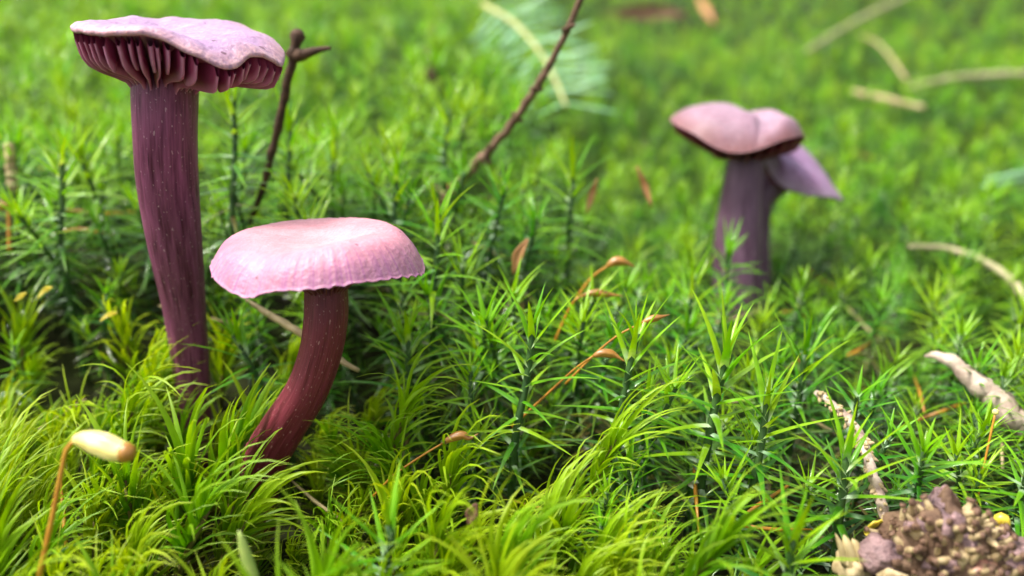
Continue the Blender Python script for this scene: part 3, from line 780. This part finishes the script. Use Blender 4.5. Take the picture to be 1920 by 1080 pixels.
# green conifer needle poking up at the bottom
m = MB(); m.tube(smooth_path([P(485, 1120, 8.75), P(470, 1070, 8.7), P(458, 1030, 8.65), P(448, 995, 8.6)], 12), [.07, .075, .075, .075, .075, .072, .07, .066, .06, .05, .035, .012], 8, wob=lambda t, a: 1 - .35 * abs(math.sin(a)))
nb = m.build('fallen_needle', M_BLADE, None, P(485, 1120, 8.75)); tag(nb, 'single blunt conifer needle with a yellow tip, poking up in the broom moss', 'needle')

# fir sprig
sp_pts = smooth_path([P(905, 8, 26.5), P(965, 45, 25.6), P(1020, 110, 24.6), P(1062, 200, 23.2)], 30)
fr = empty('fir_sprig', sp_pts[-1], 'blurred bluish-green fir sprig with a pale spine and two rows of flat needles', 'sprig')
m = MB(); m.tube(sp_pts, [lerp(.09, .05, i / 29) for i in range(30)], 7); m.build('spine', M_SPINE, fr)
nm = MB(); nm.grid([[(0, -.05, 0), (0, 0, .02), (0, .05, 0)]] + [[(x, -wd, 0), (x, 0, .03), (x, wd, 0)] for x, wd in ((.3, .06), (1.0, .068), (1.6, .062), (1.9, .04), (1.98, .01))], [[(0, i), (.5, i), (1, i)] for i in range(6)])
nme = nm.mesh('needle', M_NEEDLE)
rnd = random.Random(9)
for i in range(2, 29):
    if i % 4 == 3: continue
    t = (sp_pts[min(i + 1, 29)] - sp_pts[i - 1]).normalized(); up = Vector((0, -.5, .85)); sidev = t.cross(up).normalized()
    for sgn in (-1, 1):
        u = i / 29
        d = (sidev * sgn + t * rnd.uniform(.05, .6) + up * rnd.uniform(-.25, .45)).normalized()
        o = bpy.data.objects.new('needle', nme); COL.objects.link(o); o.parent = fr
        o.location = (sp_pts[i] - sp_pts[-1]) * U
        zax = up - d * up.dot(d); zax.normalize(); yax = zax.cross(d)
        o.rotation_euler = Matrix((d, yax, zax)).transposed().to_euler()
        s = lerp(.75, 1.0, math.sin(math.pi * min(1, u * 1.1))) * rnd.uniform(.85, 1.1); o.scale = (s, s, s)

# pale needle pair far right
m = MB()
for k, (a, b) in enumerate((((1840, 352), (1925, 338)), ((1850, 338), (1930, 322)))):
    q = MB(); D = on_moss(1880, 345, .3) - k * .2; q.tube([P(*a, D), P(*b, D)], [.07, .10], 6)
    tag(q.build('loose_fir_needle', M_NEEDLE, None, P(*a, D)), 'loose bluish fir needle lying on the far moss slope', 'needle', 'loose fir needles on the slope')

# ------------------------------------------------------------------ moss capsules on stalks
def capsule(label, seta, cap, rs, rc, mcap, group='moss capsules on stalks', drop=False, n=24):
    root = empty('moss_capsule', seta[0], label, 'moss capsule', group)
    m = MB(); m.tube(smooth_path(seta, 20), [lerp(rs * .85, rs * .6, i / 19) * (1 + .15 * nz(i * .7, rs * 90)) for i in range(20)], 6); m.build('seta', M_SETA, root)
    m = MB(); pts = smooth_path(cap, n)
    prof = [(0, .35), (.08, .6), (.22, .85), (.45, 1), (.7, 1), (.85, .9), (.93, .8), (1, .35)] if rc > .1 else [(0, .35), (.15, .75), (.38, 1), (.55, .92), (.70, .55), (.85, .28), (1, .08)]
    m.tube(pts, [rc * spline(prof, i / (n - 1)) for i in range(n)], 24, wob=lambda t, a: 1 + .06 * math.sin(a * 7) * math.sin(math.pi * t) + .06 * nz(math.cos(a) * 2, math.sin(a) * 2, t * 4)); c = m.build('capsule', mcap, root)
    if rc > .1:
        d = MB(); e_ = (pts[-1] - pts[-3]).normalized(); d.tube([pts[-4], pts[-2], pts[-1] + e_ * .03, pts[-1] + e_ * .045], [rc * .88, rc * .86, rc * .6, rc * .2], 16); d.build('mouth_ring', M_CAPS, c)
    if drop:
        d = MB(); p = Vector(cap[0]); d.tube([p + Vector((0, 0, h)) for h in (-.05, -.035, 0, .035, .05)], [.004, .035, .05, .035, .004], 10); d.build('droplet', M_DROP, c)
    return root
yc = capsule('pale yellow moss capsule nodding on an orange stalk, above the broom moss', [P(62, 1130, 8.7), P(78, 1060, 8.7), P(100, 960, 8.7), P(116, 880, 8.7), P(127, 838, 8.7), P(150, 822, 8.7)],
        [P(138, 824, 8.7), P(158, 824, 8.7), P(190, 833, 8.65), P(222, 846, 8.6), P(245, 850, 8.58)], .042, .125, M_CAPSY)
capsule('brown beaked moss capsule with a water drop at its neck, low in the moss', [P(700, 930, 10.6), P(740, 890, 10.5), P(795, 852, 10.4), P(832, 830, 10.35)], [P(832, 830, 10.35), P(850, 820, 10.35), P(868, 816, 10.35), P(880, 822, 10.34), P(897, 813, 10.33)], .022, .058, M_CAPS, drop=True)
capsule('golden moss capsule on a long slanting stalk beside the thick-stemmed haircap shoot', [P(960, 800, 11.3), P(1030, 735, 11.2), P(1080, 690, 11.1), P(1112, 668, 11.0)], [P(1112, 668, 11.), P(1130, 662, 11), P(1150, 665, 11), P(1172, 678, 10.95)], .024, .062, M_CAPS)
capsule('brown moss capsule on an arching stalk in front of the orange dead leaves', [P(1040, 640, 12.6), P(1062, 590, 12.5), P(1078, 563, 12.4), P(1095, 553, 12.4)], [P(1093, 554, 12.4), P(1115, 549, 12.4), P(1140, 552, 12.4), P(1168, 555, 12.4)], .028, .06, M_CAPS)
capsule('orange moss capsule on a stalk nearest the foot of the mauve mushroom', [P(1080, 560, 13.2), P(1110, 520, 13.1), P(1140, 498, 13.0)], [P(1138, 499, 13), P(1155, 490, 13), P(1172, 492, 13), P(1190, 500, 13)], .03, .08, M_CAPS)
capsule('tan moss capsule on a stalk crossing the thick-stemmed haircap shoot', [P(1060, 720, 11.4), P(1120, 660, 11.3), P(1160, 628, 11.2), P(1205, 605, 11.1)], [P(1203, 606, 11.1), P(1222, 598, 11.1), P(1240, 594, 11.1), P(1256, 590, 11.1)], .022, .05, M_CAPS)
capsule('slender upright moss stalk with a tiny capsule behind the broken branch', [P(1822, 990, 10.6), P(1835, 920, 10.6), P(1852, 840, 10.6), P(1866, 775, 10.6)], [P(1865, 778, 10.6), P(1868, 771, 10.6), P(1874, 770, 10.6)], .025, .04, M_CAPSY)
capsule('orange-brown capsule stalk standing up beyond the tall mushroom, at the yellow moss', [P(18, 470, 14), P(14, 380, 14.), P(8, 400, 14.) + Vector((0, 0, .1))], [P(6, 395, 14), P(3, 385, 14), P(2, 375, 14)], .05, .08, M_CAPS)

# orange dead moss leaves and litter
def scrap(name, label, cat, pts, wd, mat, group=None, fold=.5):
    path = smooth_path(pts, 9); root_p = path[0]
    m = MB(); rows = []; uvs = []
    for i, p in enumerate(path):
        t = (path[min(i + 1, 8)] - path[max(i - 1, 0)]).normalized(); s = t.cross(Vector((0, -1, .3))).normalized(); n_ = s.cross(t)
        ww = wd * (math.sin(math.pi * (i + .35) / 8.9)) ** 1.4 * (1 + .3 * nz(i * .8, pts[0][0]))
        rows.append([p - s * ww, p - s * ww * .5 - n_ * ww * fold * .7, p - n_ * ww * fold, p + s * ww * .5 - n_ * ww * fold * .6, p + s * ww]); uvs.append([(k / 4, i / 8) for k in range(5)])
    m.grid(rows, uvs)
    o = m.build(name, mat, None, root_p)
    sol = o.modifiers.new('thick', 'SOLIDIFY'); sol.thickness = .00018
    return tag(o, label, cat, group)
G_DL = 'dead orange leaves in the moss'
scrap('dead_leaf', 'orange-brown curled dead leaf hanging in the haircap moss behind the broom moss', 'leaf', [P(962, 515, 13), P(972, 478, 12.9), P(990, 448, 12.9)], .075, M_ORANGE, G_DL)
scrap('dead_leaf', 'upright orange dead leaf between the thin brown twig and the mauve mushroom', 'leaf', [P(1100, 400, 14.8), P(1110, 365, 14.8), P(1120, 335, 14.7)], .055, M_ORANGE, G_DL)
scrap('dead_leaf', 'orange dead leaf leaning close to the mauve mushroom', 'leaf', [P(1222, 388, 14.9), P(1210, 350, 14.9), P(1194, 312, 14.8)], .05, M_ORANGE, G_DL)
scrap('dead_leaf', 'small red-brown dead leaf in the dark gap of the broom moss', 'leaf', [P(878, 985, 9.3), P(886, 960, 9.3), P(893, 945, 9.3)], .06, M_BROWNLEAF, G_DL)
scrap('brown_leaf', 'broad brown leaf lying on the far moss at the top', 'leaf', [dm(1130, 28, .4), dm(1200, 22, .4), dm(1290, 26, .4)], .45, M_BROWNLEAF, 'brown leaves on the far moss')
scrap('brown_leaf', 'narrow reddish leaf standing on the far moss beside the broad brown leaf', 'leaf', [dm(1338, 45, .4), dm(1322, 15, .4), dm(1308, -10, .4)], .30, M_ORANGE, 'brown leaves on the far moss')
for k, (px, py) in enumerate(((38, 556), (82, 545), (200, 592))):
    scrap('yellow_leaf', 'small yellow leaf scrap in the moss behind the tall stem', 'leaf', [P(px - 12, py + 9 + 5 * (k % 2), 12.7), P(px, py, 12.65 + .1 * k), P(px + 10 + 4 * k, py - 6, 12.6)], .032, M_YELLOW, 'yellow scraps in the moss')
# ginger upright stalk at far left
twig('ginger_stalk', 'short ginger-brown stalk standing in the moss at the yellow-green patch', 'twig', [P(24, 360, 15), P(20, 310, 15), P(17, 268, 15)], [.09, .1, .08], M_STRAW, seed=21)

# ------------------------------------------------------------------ broken branch end with needle pegs
DB = 9.5
bc = P(1752, 1050, DB)
root = empty('broken_branch', Vector((bc.x, bc.y, .2)), 'broken conifer branch end with a pointed crown of needle pegs and purple bark flakes', 'branch')
def lump(name, cx, cy, D, rx, rz, ry, mat, seed, tip=0.0, nlat=18, nlon=28, amp=.3, down=1.2):
    c = P(cx, cy, D); m = MB(); rows = []; uvs = []
    for i in range(nlat + 1):
        ph = math.pi * i / nlat; row = []; ru = []
        for j in range(nlon):
            th = 2 * math.pi * j / nlon
            d = Vector((math.sin(ph) * math.cos(th), math.sin(ph) * math.sin(th), math.cos(ph)))
            k = 1 + amp * nz(d.x * 1.8 + seed, d.y * 1.8, d.z * 1.8) + amp * .5 * nz(d.x * 5 + seed, d.y * 5, d.z * 5)
            z = d.z * rz
            q = 1 - tip * max(0, d.z)
            if d.z < 0: z *= down
            row.append(c + Vector((d.x * rx * q * k, d.y * ry * q * k, z * k))); ru.append((j / nlon, i / nlat))
        rows.append(row); uvs.append(ru)
    m.grid(rows, uvs, True)
    return m.build(name, mat, root), c
cone, cc = lump('crown', 1758, 1035, DB, .74, .74, .62, M_CORE, 1, tip=.55)
lump('tip_scale', 1764, 948, DB + .02, .20, .24, .2, M_FLAKE, 4, tip=.5)
lump('bark_lump', 1655, 1040, DB - .15, .27, .20, .25, M_FLAKE, 7)
lump('bark_lump', 1600, 1060, DB, .20, .22, .2, M_PEG, 9, amp=.4)
lump('bark_flake', 1885, 1055, DB - .1, .42, .24, .35, M_FLAKE, 12, amp=.5)
lump('bark_knob', 1851, 1000, DB, .10, .12, .1, M_FLAKE, 15, amp=.5)
lump('resin_patch', 1828, 1075, DB - .45, .26, .17, .2, simple_mat('reddish_resin', (.28, .09, .07), (.50, .28, .18), 300, .35, .6, .8), 18, amp=.4)
# splintered stub
m = MB()
for k, (a, b, r0) in enumerate((((1600, 1075), (1582, 1003), .09), ((1585, 1060), (1566, 1000), .045), ((1612, 1050), (1598, 1010), .07))):
    q = MB(); q.tube(smooth_path([P(*a, DB - .1), P((a[0] + b[0]) / 2 + 3, (a[1] + b[1]) / 2, DB - .1), P(*b, DB - .1)], 8), [r0, r0 * 1.1, r0, r0, r0 * .9, r0 * .75, r0 * .5, r0 * .1], 6); q.build('splinter', M_STRAW, root)
pb = MB(); pb.tube([(0, 0, -.05), (0, 0, .05), (0, 0, .12), (0, 0, .165), (0, 0, .18)], [.066, .064, .045, .040, .052], 8, cap=False)
pt = MB(); pt.tube([(0, 0, .165), (0, 0, .18), (0, 0, .20), (0, 0, .203), (0, 0, .18), (0, 0, .178)], [.045, .066, .062, .036, .026, .01], 8)
PBM, PTM = pb.mesh('peg', M_PEG), pt.mesh('peg_tip', M_PEGTOP)
rnd = random.Random(77); placed = []
bpy.context.view_layer.update()
tries = 0
while len(placed) < 190 and tries < 6000:
    tries += 1
    th = rnd.uniform(R(-195), R(15)); zf = rnd.uniform(-.5, .80)
    o_ = cc + Vector((math.cos(th) * 2, math.sin(th) * 2, zf * .74)); d_ = Vector((-math.cos(th), -math.sin(th), 0))
    lo = Vector(root.location)
    hit, loc, nor, _ = cone.ray_cast(o_ * U - lo, d_)
    if not hit: continue
    loc = loc / U
    if Vector(nor).dot(d_) > 0: nor = -Vector(nor)
    if any((loc - q).length < rnd.uniform(.085, .13) for q in placed): continue
    placed.append(loc)
    nrm = (Vector(nor) + Vector((0, -.15, .55))).normalized()
    s = rnd.uniform(.5, 1.05)
    nrm = (nrm + Vector((rnd.gauss(0, .25), rnd.gauss(0, .25), rnd.gauss(0, .25)))).normalized()
    for me, nm_ in ((PBM, 'peg'), (PTM, 'peg_tip')):
        o = bpy.data.objects.new(nm_, me); COL.objects.link(o)
        if nm_ == 'peg':
            o.parent = root; o.location = loc * U; o.rotation_euler = nrm.to_track_quat('Z', 'Y').to_euler(); o.scale = (s * .8, s * .8, s * rnd.uniform(.8, 1.5)); pp = o
        else: o.parent = pp
# flakes of bark round the pegs
for k in range(46):
    th = rnd.uniform(R(-200), R(20)); zf = rnd.uniform(-.5, 1.0) if k < 26 else rnd.uniform(-.6, .1)
    o_ = cc + Vector((rnd.uniform(-1.05, 1.15) if k >= 26 else 0, 0, zf * .74)); d_ = Vector((-math.cos(th), -math.sin(th), 0))
    if k < 26:
        hit, loc, nor, _ = cone.ray_cast((o_ - d_ * 2) * U - Vector(root.location), d_)
        if not hit: continue
        c_ = loc / U + Vector(root.location) / U; n_ = Vector(nor) * (-1 if Vector(nor).dot(d_) > 0 else 1)
    else:
        c_ = Vector((o_.x, cc.y - .25 + rnd.uniform(-.2, .2), cc.z - .05 + zf * .4)); n_ = Vector((rnd.gauss(0, .4), -1, rnd.uniform(0, 1))).normalized()
    e1 = n_.cross(Vector((rnd.gauss(0, 1), rnd.gauss(0, 1), rnd.gauss(0, 1)))).normalized(); e2 = n_.cross(e1)
    f = MB(); na = 9; rr = rnd.uniform(.07, .15)
    ring = [rr * rnd.uniform(.5, 1.2) * (1.5 if j % 9 in (0, 1) else 1) for j in range(na)]
    rows_ = []
    for q_, lift in ((1.0, .0), (.6, .03), (.02, .045)):
        rows_.append([c_ + (e1 * math.cos(2 * math.pi * j / na) + e2 * math.sin(2 * math.pi * j / na)) * ring[j] * q_ + n_ * (lift + .05 * math.cos(2 * math.pi * j / na) * q_ + .02 * rnd.uniform(-1, 1)) for j in range(na)])
    f.grid(rows_, [[(j / na, q_) for j in range(na)] for q_ in (0, .5, 1)], True)
    fo = f.build('bark_flake', (M_FLAKE, M_CORE, M_PEG)[rnd.choice((0, 0, 1, 2))], root)
    so = fo.modifiers.new('thick', 'SOLIDIFY'); so.thickness = .0002
m = MB(); m.tube(smooth_path([P(1858, 1040, 9.7), P(1866, 1010, 9.7), P(1868, 985, 9.7), P(1874, 972, 9.68), P(1884, 975, 9.66), P(1888, 995, 9.66)], 20), [.06 + .012 * math.sin(i) for i in range(19)] + [.03], 9)
tag(m.build('yellow_sprout', M_YELLOW, None, P(1858, 1040, 9.7)), 'curled yellow sprout behind the broken branch end', 'sprout')
scrap('yellow_green_leaf', 'cupped yellow-green leaf between the knobbly twig and the broken branch', 'leaf', [P(1620, 1000, 9.75), P(1640, 1002, 9.65), P(1662, 1000, 9.75)], .17, M_YELLOW, None, .8)

# ------------------------------------------------------------------ brown needles fallen into the moss
rnd = random.Random(31)
k = 0
while k < 34:
    px, py = rnd.uniform(30, 1890), rnd.uniform(250, 1000)
    if py < 560 and 240 < px < 400 or 390 < px < 810 and 400 < py < 900 or 1240 < px < 1600 and py < 480 or px > 1540 and py > 880: continue
    p = P(px, py, on_moss(px, py, -.5)) if py < 760 or px > 1100 else None
    if p is None:
        for i in range(200):
            p = P(px, py, 8 + i * .05)
            if p.z < soil(p.x, p.y) + 1.25: break
    L_ = rnd.uniform(.7, 1.5); a_ = rnd.uniform(0, 6.28); d = Vector((math.cos(a_), math.sin(a_), rnd.uniform(-.5, .5))).normalized()
    q = MB(); bend = Vector((0, 0, rnd.uniform(-.08, .08)))
    q.tube([p - d * L_ / 2, p + bend, p + d * L_ / 2], [.022, .032, .010], 5)
    warm = rnd.random() < .5
    tag(q.build('brown_needle', M_SETA if warm else M_STRAW, None, p), ('thin rusty dead needle' if warm else 'thin straw-coloured dead needle') + ' caught among the moss shoots', 'needle', 'dead needles caught in the moss')
    k += 1
